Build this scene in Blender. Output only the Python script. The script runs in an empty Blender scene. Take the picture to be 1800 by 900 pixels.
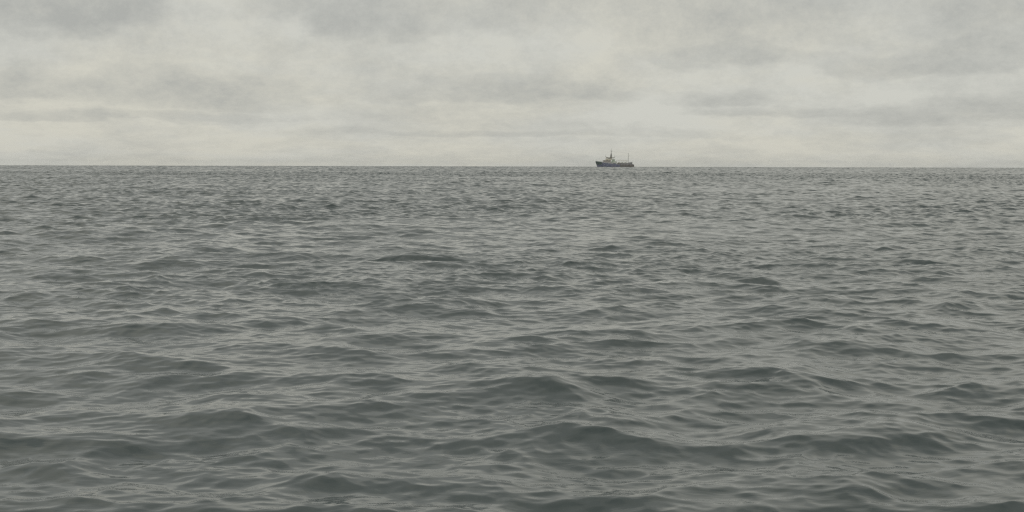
import bpy, bmesh, math
import numpy as np
from mathutils import Vector

R = math.radians
C = bpy.context.scene.collection
sc = bpy.context.scene
EARTH = 6.371e6

# ------------------------------------------------------------------ camera
CAM_H = 2.2
HFOV = R(42.0)
F = 900.0 / math.tan(HFOV / 2)            # focal length in pixels of the 1800 px wide photograph
cam = bpy.data.cameras.new('camera')
cam_o = bpy.data.objects.new('camera', cam)
C.objects.link(cam_o)
sc.camera = cam_o
cam.sensor_fit = 'HORIZONTAL'
cam.angle = HFOV
cam.clip_start = 0.1
cam.clip_end = 60000.0
dip = math.sqrt(2 * CAM_H / EARTH)
pitch = math.atan((450.0 - 292.0) / F) - 0.9 / F      # horizon sits above the middle of the frame
cam_o.location = (0, 0, CAM_H)
cam_o.rotation_mode = 'XYZ'
# roll first (about the view axis), then tip down
from mathutils import Matrix
ROLL = R(0.14)
cam_o.rotation_euler = (Matrix.Rotation(R(90) - pitch - dip, 4, 'X') @ Matrix.Rotation(ROLL, 4, 'Z')).to_euler()

# ------------------------------------------------------------------ view
sc.render.engine = 'CYCLES'
sc.view_settings.view_transform = 'Standard'
sc.view_settings.look = 'None'
sc.view_settings.exposure = 0.0
sc.view_settings.gamma = 1.0
sc.view_settings.use_curve_mapping = False
sc.cycles.use_denoising = False
sc.cycles.use_adaptive_sampling = False
sc.cycles.max_bounces = 6
sc.cycles.volume_bounces = 1
sc.cycles.filter_width = 1.3

# ------------------------------------------------------------------ sun (veiled by cloud)
SUN_EL, SUN_AZ = R(48.0), R(200.0)         # high and behind the camera, spread by the cloud
sd = bpy.data.lights.new('sun', 'SUN')
sd.energy = 0.6
sd.angle = R(25.0)
sd.color = (1.0, 0.965, 0.90)
so = bpy.data.objects.new('sun', sd)
C.objects.link(so)
sdir = Vector((math.sin(SUN_AZ) * math.cos(SUN_EL), math.cos(SUN_AZ) * math.cos(SUN_EL), math.sin(SUN_EL)))
so.rotation_euler = sdir.to_track_quat('Z', 'Y').to_euler()


# ------------------------------------------------------------------ node helper
class NT:
    def __init__(s, tree):
        s.t = tree; s.n = tree.nodes; s.l = tree.links

    def node(s, typ, **kw):
        x = s.n.new(typ)
        for k, v in kw.items():
            setattr(x, k, v)
        return x

    def put(s, sock, v):
        if isinstance(v, bpy.types.NodeSocket):
            s.l.new(v, sock)
        else:
            sock.default_value = v

    def m(s, op, a, b=0.0, c=None, clamp=False):
        x = s.node('ShaderNodeMath', operation=op, use_clamp=clamp)
        s.put(x.inputs[0], a); s.put(x.inputs[1], b)
        if c is not None:
            s.put(x.inputs[2], c)
        return x.outputs[0]

    def xyz(s, x, y, z):
        c = s.node('ShaderNodeCombineXYZ')
        s.put(c.inputs[0], x); s.put(c.inputs[1], y); s.put(c.inputs[2], z)
        return c.outputs[0]

    def noise(s, vec, scale, detail=4, rough=0.5, dist=0.0):
        x = s.node('ShaderNodeTexNoise')
        s.put(x.inputs['Vector'], vec)
        x.inputs['Scale'].default_value = scale
        x.inputs['Detail'].default_value = detail
        x.inputs['Roughness'].default_value = rough
        x.inputs['Distortion'].default_value = dist
        return x.outputs['Fac']

    def mix(s, f, a, b):
        x = s.node('ShaderNodeMix', data_type='RGBA', clamp_factor=True)
        s.put(x.inputs[0], f)
        s.put(x.inputs[6], a); s.put(x.inputs[7], b)
        return x.outputs[2]

    def ramp(s, v, lo, hi, a=0.0, b=1.0, smooth=True):
        x = s.node('ShaderNodeMapRange', interpolation_type='SMOOTHSTEP' if smooth else 'LINEAR')
        s.put(x.inputs[0], v)
        x.inputs[1].default_value = lo; x.inputs[2].default_value = hi
        x.inputs[3].default_value = a; x.inputs[4].default_value = b
        return x.outputs[0]


# ------------------------------------------------------------------ world: sky behind a closed cloud deck
W_STR = 0.1
w = bpy.data.worlds.new('World')
sc.world = w
w.use_nodes = True
t = NT(w.node_tree)
t.n.clear()
out = t.node('ShaderNodeOutputWorld')
bg = t.node('ShaderNodeBackground')
bg.inputs['Strength'].default_value = W_STR
t.l.new(bg.outputs[0], out.inputs[0])
sky = t.node('ShaderNodeTexSky', sky_type='NISHITA')
sky.sun_disc = False
sky.sun_elevation = SUN_EL
sky.sun_rotation = SUN_AZ
tc = t.node('ShaderNodeTexCoord')
sep = t.node('ShaderNodeSeparateXYZ')
t.l.new(tc.outputs['Generated'], sep.inputs[0])
X, Y, Z = sep.outputs
zc = t.m('MAXIMUM', Z, 0.0)
# cloud space: layers get flatter and thinner towards the horizon
lz = t.m('MULTIPLY', t.m('LOGARITHM', t.m('ADD', zc, 0.035), math.e), 0.30)
cv = t.xyz(X, Y, lz)
warp = t.noise(cv, 7.0, 3, 0.55)
warp2 = t.noise(t.xyz(Y, X, lz), 9.0, 4, 0.6)
cv2 = t.xyz(X, Y, t.m('MULTIPLY', lz, 0.62))
fine = t.noise(cv2, 15.0, 12, 0.76)
big = t.noise(cv, 4.2, 3, 0.5)
az = t.m('ARCTAN2', X, Y)
el = t.m('ARCSINE', Z)
azw = t.m('ADD', az, t.m('MULTIPLY', t.m('SUBTRACT', warp, 0.5), 0.16))
elw = t.m('ADD', el, t.m('MULTIPLY', t.m('SUBTRACT', warp2, 0.5), t.m('MULTIPLY', t.m('ADD', zc, 0.012), 0.55)))


def px2dir(px, py):
    return math.atan((px - 900.0) / F), (292.0 - py) / F


# grey cloud bases: photo position, half width, height above / below, weight
PATCH = [(100, 25, 210, 60, 58, 0.82), (60, 172, 130, 45, 18, .70), (350, 178, 230, 48, 26, .55),
         (640, 45, 260, 60, 30, .55), (900, 168, 300, 34, 16, .45), (1245, 178, 90, 24, 13, .50),
         (1265, 105, 130, 34, 20, .45), (1455, 118, 120, 36, 18, .48), (1700, 120, 180, 46, 20, .60),
         (1430, 202, 230, 14, 7, .50), (1660, 208, 200, 30, 16, .55), (860, 237, 380, 9, 5, .32),
         (200, 216, 330, 14, 6, .45), (1350, 15, 700, 70, 75, .42), (1150, 235, 260, 8, 5, .2),
         (-260, 90, 240, 60, 25, .7), (2080, 80, 240, 60, 25, .6), (-300, 190, 260, 26, 12, .5), (2150, 190, 260, 26, 12, .5)]
tot = None
for (px, py, hw, up, dn, wt) in PATCH:
    a0, e0 = px2dir(px, py)
    da = t.m('DIVIDE', t.m('SUBTRACT', azw, a0), hw / F)
    de = t.m('SUBTRACT', elw, e0)
    du = t.m('DIVIDE', t.m('MAXIMUM', de, 0.0), up / F)
    dd = t.m('DIVIDE', t.m('MINIMUM', de, 0.0), dn / F)
    dy = t.m('ADD', du, dd)
    rr = t.m('ADD', t.m('MULTIPLY', da, da), t.m('MULTIPLY', dy, dy))
    g = t.ramp(rr, 1.5, 0.0, 0.0, wt)
    tot = g if tot is None else t.m('MAXIMUM', tot, g)
# overhead, out of the frame, the deck is broken into the same kind of grey bases
over = t.m('MULTIPLY', t.ramp(big, 0.42, 0.62), t.ramp(el, 0.10, 0.25))
tot = t.m('MAXIMUM', tot, t.m('MULTIPLY', over, 0.7))
shade = t.m('ADD', t.m('ADD', t.m('MULTIPLY', tot, 0.82), 0.20), t.m('MULTIPLY', t.m('SUBTRACT', fine, 0.5), 2.3))
shade = t.m('ADD', shade, t.m('MULTIPLY', t.m('SUBTRACT', big, 0.5), 0.9), clamp=True)


def srgb(r, g, b, k=1.0):
    f = lambda c: (c / 255 / 12.92) if c / 255 <= 0.04045 else ((c / 255 + 0.055) / 1.055) ** 2.4
    return (f(r) * k, f(g) * k, f(b) * k, 1.0)


lit = srgb(209, 207, 195, 1 / W_STR)
grey = srgb(174, 175, 170, 1 / W_STR)
tint = t.ramp(t.noise(t.xyz(X, lz, Y), 6.0, 5, 0.6), 0.38, 0.62)
cloud = t.mix(shade, t.mix(tint, lit, srgb(205, 205, 197, 1 / W_STR)), grey)
# below the horizon nothing but murk
col = t.mix(0.97, sky.outputs[0], cloud)
t.put(bg.inputs['Color'], col)


# ------------------------------------------------------------------ helpers
def link(name, me, mat=None, parent=None, loc=(0, 0, 0)):
    o = bpy.data.objects.new(name, me)
    C.objects.link(o)
    if mat:
        me.materials.append(mat)
    o.location = loc
    if parent:
        o.parent = parent
    return o


# ------------------------------------------------------------------ the sea: summed wave fields, choppy, on a curved earth
rng = np.random.default_rng(SEED := 21)
WIND = R(-90.0)        # waves run towards the camera (-Y)


def field(L, N, lmin, lmax, seed, systems):
    """height and horizontal shift of a periodic wave patch of side L, wavelengths lmin..lmax"""
    r = np.random.default_rng(seed)
    k1 = 2 * np.pi * np.fft.fftfreq(N, L / N)
    kx, ky = np.meshgrid(k1, k1, indexing='ij')
    k = np.hypot(kx, ky); k[0, 0] = 1.0
    th = np.arctan2(ky, kx)
    P = np.zeros_like(k)
    for (alpha, lp, ang, s, gam) in systems:
        kp = 2 * np.pi / lp
        S = 0.5 * alpha * k ** -3 * np.exp(-1.25 * (kp / k) ** 2)
        S = S * gam ** np.exp(-((np.sqrt(k / kp) - 1) ** 2) / (2 * 0.1 ** 2))
        # narrow at the peak, wide for the ripples
        se = np.clip(s * (kp / k) ** 0.45, 0.6, s)
        c = np.abs(np.cos((th - ang) / 2)) ** (2 * se)
        nrm = np.trapz(np.abs(np.cos(np.linspace(-np.pi, np.pi, 181) / 2))[:, None] ** (2 * np.linspace(.6, 30, 60)[None]),
                           np.linspace(-np.pi, np.pi, 181), axis=0)
        D = c / np.interp(se, np.linspace(.6, 30, 60), nrm)
        P += S * D / k
    lo, hi = 2 * np.pi / lmax, 2 * np.pi / lmin
    P *= 1 / (1 + np.exp(-(np.log(k / lo)) * 12)) if lmax < 1e3 else 1.0
    P *= 1 / (1 + np.exp((np.log(k / hi)) * 12))
    P[0, 0] = 0
    dk = 2 * np.pi / L
    amp = np.sqrt(P * dk * dk)
    h = amp * (r.standard_normal((N, N)) + 1j * r.standard_normal((N, N)))
    g = lambda a: np.real(np.fft.ifft2(a) * N * N).astype(np.float32)
    return g(h), g(-1j * kx / k * h), g(-1j * ky / k * h)


SYS = [(0.0148, 3.1, WIND + R(18), 5.5, 2.0), (0.0135, 2.2, WIND - R(24), 5.0, 2.0),
       (0.0006, 15.0, WIND + R(28), 12.0, 2.0)]
CASC = [(171.0, 4096, 1.0, 1e4, 21, 0.0), (61.3, 2048, 0.45, 1.0, 22, 0.6), (23.9, 2048, 0.2, 0.45, 23, 1.1), (9.7, 1024, 0.12, 0.20, 24, 2.1)]
fields = [field(L, N, a, b, SEED * 100 + s, [(q[0], q[1], q[2] - rot, q[3], q[4]) for q in SYS]) for (L, N, a, b, s, rot) in CASC]
for f_ in fields:
    print('wave field rms', float(f_[0].std()))


def sample(arrs, L, x, y):
    N = arrs[0].shape[0]
    u = x / L * N; v = y / L * N
    i = np.floor(u); j = np.floor(v)
    fu = (u - i).astype(np.float32); fv = (v - j).astype(np.float32)
    i = i.astype(np.int64) % N; j = j.astype(np.int64) % N
    i1 = (i + 1) % N; j1 = (j + 1) % N
    o = []
    for a in arrs:
        o.append((a[i, j] * (1 - fu) + a[i1, j] * fu) * (1 - fv) + (a[i, j1] * (1 - fu) + a[i1, j1] * fu) * fv)
    return o


CHOP = -1.12       # draws water towards the crests


def sea_points(x, y, cell):
    h = np.zeros_like(x); dx = np.zeros_like(x); dy = np.zeros_like(x)
    rad = np.hypot(x, y)
    sc_ = np.clip(1 + (rad - R_S) / G_S, 1, S_MAX)
    k_ = u_of(rad) / rad
    steep = 1.0 + 0.30 * np.clip((rad - 80.0) / 500.0, 0, 1)      # makes up for the ripples too small for the far mesh
    xs, ys = x * k_, y * k_
    cell = cell / sc_
    gust = sum(np.sin(x * a_ + y * b_ + p_ + 1.3 * np.sin(x * c_ - y * a_ + p_)) for a_, b_, c_, p_ in
               ((.11, .05, .07, 0.4), (-.06, .09, .045, 2.1), (.021, .034, .016, 4.0), (.19, -.13, .10, 5.2))) / 2.2
    for (L, N, lmin, lmax, s, rot), F3, gain in zip(CASC, fields, (1.0, 0.98, 0.78, 0.65)):
        wgt = gain * np.clip((lmin * 1.3 - cell) / (lmin * 0.9), 0, 1).astype(np.float32)
        if lmax > 10:
            wgt = np.maximum(wgt, 0.9)
        wgt = wgt * steep
        if wgt.max() <= 0:
            continue
        c, s_ = math.cos(rot), math.sin(rot)
        xr = xs * c + ys * s_; yr = -xs * s_ + ys * c
        a, b, d = sample(F3, L, xr, yr)
        # gusts and slicks: the ripples come and go in patches tens of metres long
        wgt = wgt * (1.0 + (0.13 if lmax > 10 else 0.30) * gust)
        h += wgt * a
        dx += wgt * (b * c - d * s_)
        dy += wgt * (b * s_ + d * c)
    return x + CHOP * sc_ * dx, y + CHOP * sc_ * dy, sc_ * h - (x * x + y * y) / (2 * EARTH)


# far off the same sea is carried by proportionally larger waves of the same steepness
R_S, G_S, S_MAX, R_FAR = 90.0, 500.0, 5.0, 420.0
scale_at = lambda r: min(S_MAX, 1.0 + max(0.0, r - R_S) / G_S)
R_M = R_S + G_S * (S_MAX - 1)


def u_of(r):
    return np.where(r < R_S, r, np.where(r < R_M, R_S + G_S * np.log1p(np.clip(r - R_S, 0, R_M - R_S) / G_S),
                                         R_S + G_S * math.log(S_MAX) + (r - R_M) / S_MAX))


rs = [0.6]
while rs[-1] < 9500:
    r_ = rs[-1]
    if r_ < 8.0:
        d = 0.035
    elif r_ < R_FAR:
        d = min(max(0.0022 * r_ * min(1.0, 0.55 + 0.45 * (r_ - 8) / 40), 0.010), 0.30)
    elif r_ < 6300:
        d = 0.50 * scale_at(r_)
    else:
        d = 60.0
    rs.append(r_ + d)
rs = np.array(rs)
HALF = R(46.0)
th = np.linspace(-HALF, HALF, 1801)


def grid(rv, tv, base):
    rr, tt = np.meshgrid(rv, tv, indexing='ij')
    x = (rr * np.sin(tt)).ravel(); y = (rr * np.cos(tt)).ravel()
    cell = np.maximum(np.minimum(np.gradient(rv), 3.0)[:, None] * np.ones_like(tt), np.minimum(rr, 500.0) * abs(th[1] - th[0])).ravel()
    px, py, pz = sea_points(x, y, cell)
    co = np.stack([px, py, pz], 1).astype(np.float32)
    a, b = len(rv), len(tv)
    i = np.arange(a * b, dtype=np.int32).reshape(a, b) + base
    q = np.stack([i[:-1, :-1], i[:-1, 1:], i[1:, 1:], i[1:, :-1]], -1).reshape(-1, 4)
    return co, q[:, ::-1]


kf = int(np.searchsorted(rs, R_FAR))
co1, q1 = grid(rs[:kf + 1], th, 0)
co3, q3 = grid(rs[kf:], th[::2], len(co1))
co1 = np.concatenate([co1, co3]); q1 = np.concatenate([q1, q3])
th2 = np.linspace(HALF, 2 * math.pi - HALF, 1000)
co2, q2 = grid(rs[::4], th2, len(co1))
co = np.concatenate([co1, co2]); q = np.concatenate([q1, q2])
# the little disc straight below the camera
n0 = len(co)
ring = np.linspace(0, 2 * math.pi, 48, endpoint=False)
disc = np.stack([0.62 * np.sin(ring), 0.62 * np.cos(ring), np.full(48, -0.02)], 1).astype(np.float32)
me = bpy.data.meshes.new('sea')
me.vertices.add(len(co) + 48)
me.vertices.foreach_set('co', np.concatenate([co, disc]).ravel())
nq = len(q)
me.loops.add(nq * 4 + 48)
me.loops.foreach_set('vertex_index', np.concatenate([q.ravel(), (n0 + np.arange(48))[::-1]]).astype(np.int32))
me.polygons.add(nq + 1)
me.polygons.foreach_set('loop_start', (np.arange(nq + 1) * 4).astype(np.int32))
me.polygons.foreach_set('use_smooth', np.zeros(nq + 1, dtype=bool))   # facets are about a pixel: their own slope is the truest
me.update(calc_edges=False)
print('sea verts', len(co), 'z', co[:, 2].min(), co[:, 2].max())

mw = bpy.data.materials.new('sea_water')
mw.use_nodes = True
t = NT(mw.node_tree)
b = t.n['Principled BSDF']
b.inputs['Base Color'].default_value = (0.045, 0.0625, 0.064, 1)
b.inputs['IOR'].default_value = 1.42
b.inputs['Roughness'].default_value = 0.05
tc = t.node('ShaderNodeTexCoord')
ob = tc.outputs['Object']
mp = t.node('ShaderNodeMapping')
t.l.new(ob, mp.inputs[0])
mp.inputs['Scale'].default_value = (0.7, 1.25, 1.0)
mp.inputs['Rotation'].default_value = (0, 0, R(-8))
n1 = t.noise(mp.outputs[0], 7.0, 5, 0.62, 0.4)
n2 = t.noise(mp.outputs[0], 1.1, 4, 0.6, 0.3)
# gusts: patches where the small ripples are stronger
gust = t.ramp(t.noise(ob, 0.09, 3, 0.55), 0.35, 0.68, 0.55, 1.25)
bp = t.node('ShaderNodeBump')
bp.inputs['Strength'].default_value = 1.0
bp.inputs['Distance'].default_value = 1.0
hgt = t.m('ADD', t.m('MULTIPLY', n1, t.m('MULTIPLY', gust, 0.0022)), t.m('MULTIPLY', n2, 0.016))
t.put(bp.inputs['Height'], hgt)
t.l.new(bp.outputs[0], b.inputs['Normal'])
sea = link('sea', me, mw)
sea['kind'] = 'structure'


# ------------------------------------------------------------------ materials for the ship
def paint(name, colr, rough=0.5, stain=(0.22, 0.11, 0.05), amt=0.35, scale=0.6):
    m = bpy.data.materials.new(name)
    m.use_nodes = True
    t = NT(m.node_tree)
    b = t.n['Principled BSDF']
    b.inputs['Roughness'].default_value = rough
    tc = t.node('ShaderNodeTexCoord')
    mp = t.node('ShaderNodeMapping')
    t.l.new(tc.outputs['Object'], mp.inputs[0])
    mp.inputs['Scale'].default_value = (1.0, 1.0, 0.25)      # rust runs downwards
    n = t.noise(mp.outputs[0], scale, 6, 0.65)
    t.put(b.inputs['Base Color'], t.mix(t.ramp(n, 0.52, 0.72, 0.0, amt), (*colr, 1), (*stain, 1)))
    return m


M = {
    'navy': paint('navy_hull_paint', (0.14, 0.155, 0.24), amt=0.35),
    'green': paint('dark_green_paint', (0.075, 0.115, 0.11), amt=0.2),
    'dark': paint('dark_stern_paint', (0.15, 0.14, 0.13), amt=0.5),
    'greyp': paint('grey_bulwark_paint', (0.24, 0.24, 0.24), amt=0.3),
    'light': paint('light_grey_paint', (0.42, 0.42, 0.43), amt=0.25),
    'pink': paint('faded_strake_paint', (0.42, 0.38, 0.36), amt=0.3),
    'cream': paint('cream_house_paint', (0.72, 0.68, 0.56), amt=0.4),
    'brown': paint('weathered_house_paint', (0.42, 0.39, 0.35), amt=0.4),
    'ochre': paint('ochre_mast_paint', (0.17, 0.16, 0.12), amt=0.3),
    'white': paint('white_deck_paint', (0.72, 0.73, 0.68), amt=0.2),
    'palegreen': paint('pale_green_paint', (0.40, 0.47, 0.38), amt=0.2),
    'steel': paint('steel_mast_paint', (0.27, 0.27, 0.25), amt=0.2),
    'deck': paint('deck_paint', (0.34, 0.36, 0.31), amt=0.3),
    'glass': paint('window_glass', (0.02, 0.025, 0.03), rough=0.08, amt=0.0),
    'orange': paint('orange_lifeboat_paint', (0.45, 0.20, 0.08), amt=0.1),
}


class MB:
    def __init__(s): s.bm = bmesh.new()

    def box(s, x0, x1, y0, y1, z0, z1, dx=0.0, bev=0.0):
        """dx rakes the top aft"""
        v = [s.bm.verts.new(p) for p in [(x0, y0, z0), (x1, y0, z0), (x1, y1, z0), (x0, y1, z0),
                                         (x0 + dx, y0, z1), (x1, y0, z1), (x1, y1, z1), (x0 + dx, y1, z1)]]
        fs = [s.bm.faces.new([v[i] for i in f]) for f in [(3, 2, 1, 0), (4, 5, 6, 7), (0, 1, 5, 4), (1, 2, 6, 5), (2, 3, 7, 6), (3, 0, 4, 7)]]
        if bev:
            es = list({e for f in fs for e in f.edges})
            bmesh.ops.bevel(s.bm, geom=es, offset=bev, segments=2, affect='EDGES')
        return s

    def tube(s, p, q, r0, r1=None, n=8):
        r1 = r0 if r1 is None else r1
        p, q = Vector(p), Vector(q)
        d = (q - p).normalized()
        u = d.orthogonal().normalized(); w_ = d.cross(u)
        A = [s.bm.verts.new(p + (u * math.cos(a) + w_ * math.sin(a)) * r0) for a in [2 * math.pi * i / n for i in range(n)]]
        B = [s.bm.verts.new(q + (u * math.cos(a) + w_ * math.sin(a)) * r1) for a in [2 * math.pi * i / n for i in range(n)]]
        for i in range(n):
            s.bm.faces.new([A[i], A[(i + 1) % n], B[(i + 1) % n], B[i]])
        s.bm.faces.new(A[::-1]); s.bm.faces.new(B)
        return s

    def build(s, name, mat, parent):
        bmesh.ops.recalc_face_normals(s.bm, faces=s.bm.faces)
        me = bpy.data.meshes.new(name)
        s.bm.to_mesh(me); s.bm.free()
        return link(name, me, mat, parent)


# ------------------------------------------------------------------ the ship
SHIP_D = 66.0 / (66.2 / F)
sx_px = 1046.0
a_mid = math.atan((1079.0 - 900.0) / F)
ship = bpy.data.objects.new('ship', None)
C.objects.link(ship)
ship['label'] = 'distant working ship with a navy hull, cream bridge and two masts, alone on the horizon'
ship['category'] = 'ship'
# local +x runs from bow to stern, local -y faces the camera
ship.rotation_euler = (0, 0, -a_mid)
mid = Vector((math.sin(a_mid) * SHIP_D, math.cos(a_mid) * SHIP_D, -SHIP_D ** 2 / (2 * EARTH)))
ship.scale = (1.1, 1.1, 1.1)
off = Vector((33.0, 0, 0)); off.rotate(ship.rotation_euler)
ship.location = mid - off + Vector((0, 0, 0.6))

sheer = lambda x: float(np.interp(x, [0, 4, 10, 18, 26, 34, 48, 60], [8.3, 7.9, 7.5, 6.8, 5.6, 4.6, 4.3, 4.5]))


def half(x, z):
    """half beam of the hull at station x and height z"""
    x0 = 2.9 - 2.9 * min(max(z, 0), 8.3) / 8.3         # raked stem
    u = min(max((x - x0) / 17.0, 0), 1)
    fine_ = 0.80 + 0.35 * (1 - min(max(z, -3), 8) / 8)
    w1 = 5.6 * (1 - (1 - u) ** 2) ** fine_
    a = min(max((60.4 - x) / 9.0, 0), 1)
    w2 = 0.80 + 0.20 * (1 - (1 - a) ** 2)
    kee = 1.0 if z > 0 else max(0.25, 1 + z * 0.22)
    return w1 * w2 * kee


def strip(mb, xs, zlo, zhi, off_, nz=5, closed=False):
    for sgn in (-1, 1):
        rows = []
        for x in xs:
            a, b_ = zlo(x), zhi(x)
            row = []
            for k in range(nz + 1):
                z = a + (b_ - a) * k / nz
                x0 = 2.9 - 2.9 * min(max(z, 0), 8.3) / 8.3
                xx = x0 + (x / 60.0) * (60.0 - x0)
                row.append(mb.bm.verts.new((xx, sgn * (half(xx, z) + off_), z)))
            rows.append(row)
        for r0, r1 in zip(rows, rows[1:]):
            for k in range(nz):
                mb.bm.faces.new([r0[k], r1[k], r1[k + 1], r0[k + 1]])
        if sgn == -1:
            L_ = rows
        else:
            R_ = rows
    if closed:
        for a, b2 in ((L_[0], R_[0]), (L_[-1], R_[-1])):
            for k in range(nz):
                mb.bm.faces.new([a[k], a[k + 1], b2[k + 1], b2[k]])
        for i in range(len(L_) - 1):
            mb.bm.faces.new([L_[i][-1], L_[i + 1][-1], R_[i + 1][-1], R_[i][-1]])
            mb.bm.faces.new([L_[i][0], R_[i][0], R_[i + 1][0], L_[i + 1][0]])
    return mb


XS = [0, .6, 1.3, 2.2, 3.5, 5, 7, 9, 12, 15, 19, 24, 30, 36, 42, 48, 53, 57, 60]
hull = strip(MB(), XS, lambda x: -3.0, sheer, 0.0, 9, True).build('hull', M['navy'], ship)
for p in hull.data.polygons:
    p.use_smooth = abs(p.normal.z) < 0.7
strip(MB(), [0.1, .6, 1.3, 2.2, 3.5, 5, 7, 9.6], lambda x: 3.7 + 0.02 * x, lambda x: sheer(x) + 0.9 - 0.02 * x, 0.06).build('bow_plating', M['green'], ship)
strip(MB(), [9.7, 12, 15, 19, 24, 28], lambda x: sheer(x) - 0.7, lambda x: sheer(x) + 0.9, 0.05).build('bulwark', M['light'], ship)
strip(MB(), [38, 42, 48, 53, 57, 60], lambda x: -1.0, lambda x: 3.6, 0.05).build('stern_plating', M['dark'], ship)
strip(MB(), [33, 36, 42, 48, 53, 57, 60], lambda x: 3.95, lambda x: 4.45, 0.16, 2).build('strake', M['pink'], ship)
strip(MB(), [34.5, 36, 42, 48, 53, 56, 58.4], lambda x: sheer(x) + 0.25, lambda x: 6.4 + max(0, x - 52) * 0.23, 0.02, 3, True).build('bulwark', M['greyp'], ship)
MB().box(58.6, 61.2, -4.6, 4.6, -0.8, 3.9, bev=0.35).build('stern_platform', M['dark'], ship)
MB().tube((3.2, -3.1, 5.9), (3.2, -3.35, 4.6), .18).tube((2.5, -3.25, 4.6), (3.9, -3.45, 4.6), .16).build('anchor', M['steel'], ship)

# accommodation
MB().box(12.0, 24.5, -4.3, 4.3, 6.3, 10.4, dx=0.5, bev=0.2).build('deckhouse', M['brown'], ship)
MB().box(11.2, 24.9, -4.7, 4.7, 10.4, 10.65).build('boat_deck', M['light'], ship)
br = MB().box(15.8, 26.0, -3.7, 3.7, 10.65, 13.6, dx=0.5, bev=0.2).build('bridge', M['cream'], ship)
for i in range(6):
    x = 17.0 + i * 1.35
    for sgn in (-1, 1):
        y0, y1 = (-3.76, -3.69) if sgn < 0 else (3.69, 3.76)
        MB().box(x, x + 0.9, y0, y1, 12.1, 13.0).build('window', M['glass'], br)
for i in range(5):
    y = -3.1 + i * 1.35
    MB().box(16.0, 16.25, y, y + 0.85, 12.1, 13.0).build('window', M['glass'], br)
dh = bpy.data.objects['deckhouse']
for i in range(7):
    x = 13.6 + i * 1.5
    MB().tube((x, -4.36, 8.7), (x, -4.28, 8.7), 0.3, n=12).build('porthole', M['glass'], dh)
# upswept roof wings
m = MB()
for a, b_, z0, z1 in ((15.6, 16.6, 17.0, 15.0), (16.6, 20, 15.0, 13.9), (20, 28.4, 13.9, 13.6), (28.4, 30, 13.6, 14.1), (30, 31.0, 14.1, 16.8)):
    vs = []
    for y in (-4.2, 4.2):
        for (x, z) in ((a, z0), (b_, z1), (b_, z1 + 1.15), (a, z0 + 1.15)):
            vs.append(m.bm.verts.new((x, y, z)))
    for f_ in ((0, 1, 2, 3), (7, 6, 5, 4), (0, 4, 5, 1), (3, 2, 6, 7), (1, 5, 6, 2), (0, 3, 7, 4)):
        m.bm.faces.new([vs[k] for k in f_])
m.build('bridge_wing', M['ochre'], ship)
# main mast and funnel
fn = MB()
fn.tube((24.8, 0, 13.9), (25.0, 0, 20.8), 2.0, 0.9, 14)
fn.build('funnel', M['steel'], ship)
mast = MB().tube((25.0, 0, 20.3), (25.2, 0, 25.4), 0.5, 0.3).tube((25.2, 0, 25.3), (25.2, 0, 28.6), 0.14, 0.08) \
    .tube((25.1, -2.6, 22.4), (25.1, 2.6, 22.4), 0.12).build('mast', M['steel'], ship)
MB().box(23.7, 26.9, -0.3, 0.3, 25.1, 25.6, bev=0.08).build('radar', M['steel'], mast)
MB().tube((24.0, 0, 24.1), (26.3, 0, 24.1), 0.10).tube((24.2, 0, 24.1), (25.1, 0, 25.3), .05).build('yard', M['steel'], mast)
MB().tube((16.0, -3.9, 16.4), (15.9, -3.9, 18.6), 0.09, .05).build('antenna', M['steel'], ship)
MB().tube((30.7, -3.9, 16.4), (30.9, -3.9, 18.8), 0.09, .05).build('antenna', M['steel'], ship)
# after end of the accommodation
MB().box(24.9, 33.5, -3.9, 3.9, 5.2, 8.9, dx=0.0, bev=0.15).build('engine_casing', M['palegreen'], ship)
MB().box(26.3, 30.8, -3.0, 3.0, 8.9, 12.2, dx=0.0, bev=0.2).build('winch_house', M['palegreen'], ship)
lb = bmesh.new()
bmesh.ops.create_uvsphere(lb, u_segments=14, v_segments=8, radius=1.0)
for v in lb.verts:
    v.co = Vector((v.co.x * 3.1, v.co.y * 1.05, v.co.z * (1.0 if v.co.z < 0 else 0.7)))
    v.co += Vector((30.6, -4.6, 7.2))
x = MB(); x.bm.free(); x.bm = lb
lbo = x.build('lifeboat', M['white'], ship)
for xx in (28.6, 32.6):
    MB().tube((xx, -3.8, 5.0), (xx, -4.3, 9.4), .14).tube((xx, -4.3, 9.4), (xx, -5.0, 9.2), .12).build('davit', M['white'], ship)
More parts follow.
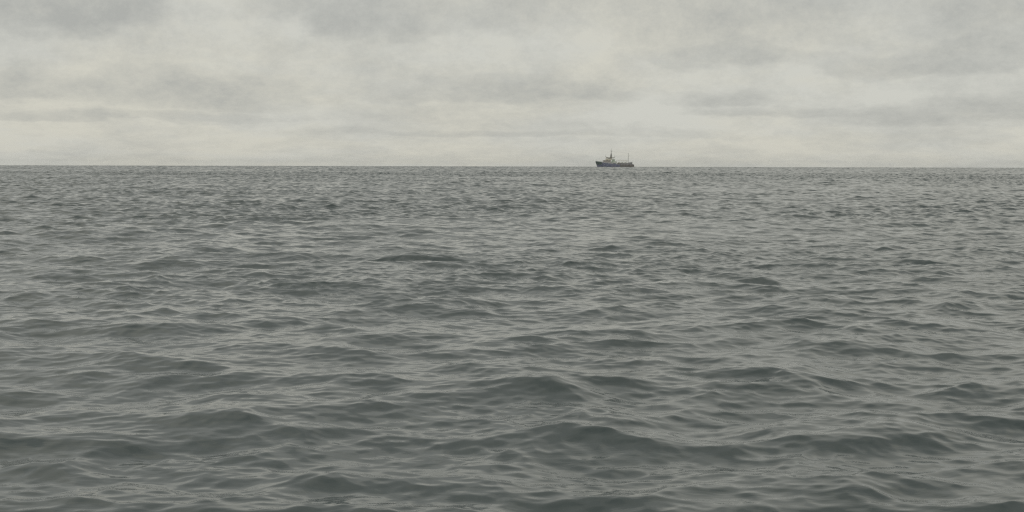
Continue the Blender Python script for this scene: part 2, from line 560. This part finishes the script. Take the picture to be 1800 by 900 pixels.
# deck rails, hatches and posts abaft
rl = MB()
for sgn in (-1, 1):
    rl.tube((33.5, sgn * 5.0, 10.6), (52.0, sgn * 4.7, 10.6), .10)
    rl.tube((33.5, sgn * 5.0, 9.6), (52.0, sgn * 4.7, 9.6), .07)
    for i in range(8):
        xx = 33.6 + i * 2.62
        rl.tube((xx, sgn * 5.0, 5.0), (xx, sgn * (5.0 - .3 * i / 8), 10.6), .12)
rl.build('gantry_rail', M['cream'], ship)
MB().box(34.2, 50.5, -2.9, 2.9, 4.4, 6.5, bev=.2).build('hatch', M['deck'], ship)
for xx in (36.2, 41.0, 46.0):
    MB().box(xx, xx + 3.2, -2.4, 2.4, 6.5, 8.0, bev=.2).build('deck_container', M['white'], ship)
MB().tube((52.0, 0, 4.4), (52.0, 0, 22.2), .42, .22).tube((52.0, -1.8, 16.2), (52.0, 1.8, 16.2), .1).build('mast', M['steel'], ship)
MB().tube((51.8, 0, 9.0), (38.5, 0, 11.2), .17, .1).build('boom', M['cream'], ship)
st = MB()
for a_, b_ in (((25.2, 0, 26.0), (1.2, 0, 9.3)), ((25.2, 0, 25.0), (52.0, 0, 21.2)), ((52.0, 0, 21.2), (59.3, 0, 8.0))):
    st.tube(a_, b_, 0.035, n=5)
st.build('stay_wire', M['steel'], ship)
MB().box(52.8, 57.8, -4.1, 4.1, 4.4, 7.3, bev=.2).build('stern_house', M['greyp'], ship)
MB().tube((2.0, 0, 8.6), (1.7, 0, 12.0), .09, .05).build('jackstaff', M['steel'], ship)

# ------------------------------------------------------------------ sea haze
hb = MB().box(-9600, 9600, -9600, 9600, -16.0, 34.0)
mh = bpy.data.materials.new('haze_air')
mh.use_nodes = True
t = NT(mh.node_tree)
t.n.clear()
o_ = t.node('ShaderNodeOutputMaterial')
pv = t.node('ShaderNodeVolumePrincipled')
pv.inputs['Color'].default_value = (0.93, 0.94, 0.94, 1)
pv.inputs['Density'].default_value = 0.00004
pv.inputs['Anisotropy'].default_value = 0.2
t.l.new(pv.outputs[0], o_.inputs['Volume'])
hz = hb.build('haze', mh, None)
hz['kind'] = 'stuff'
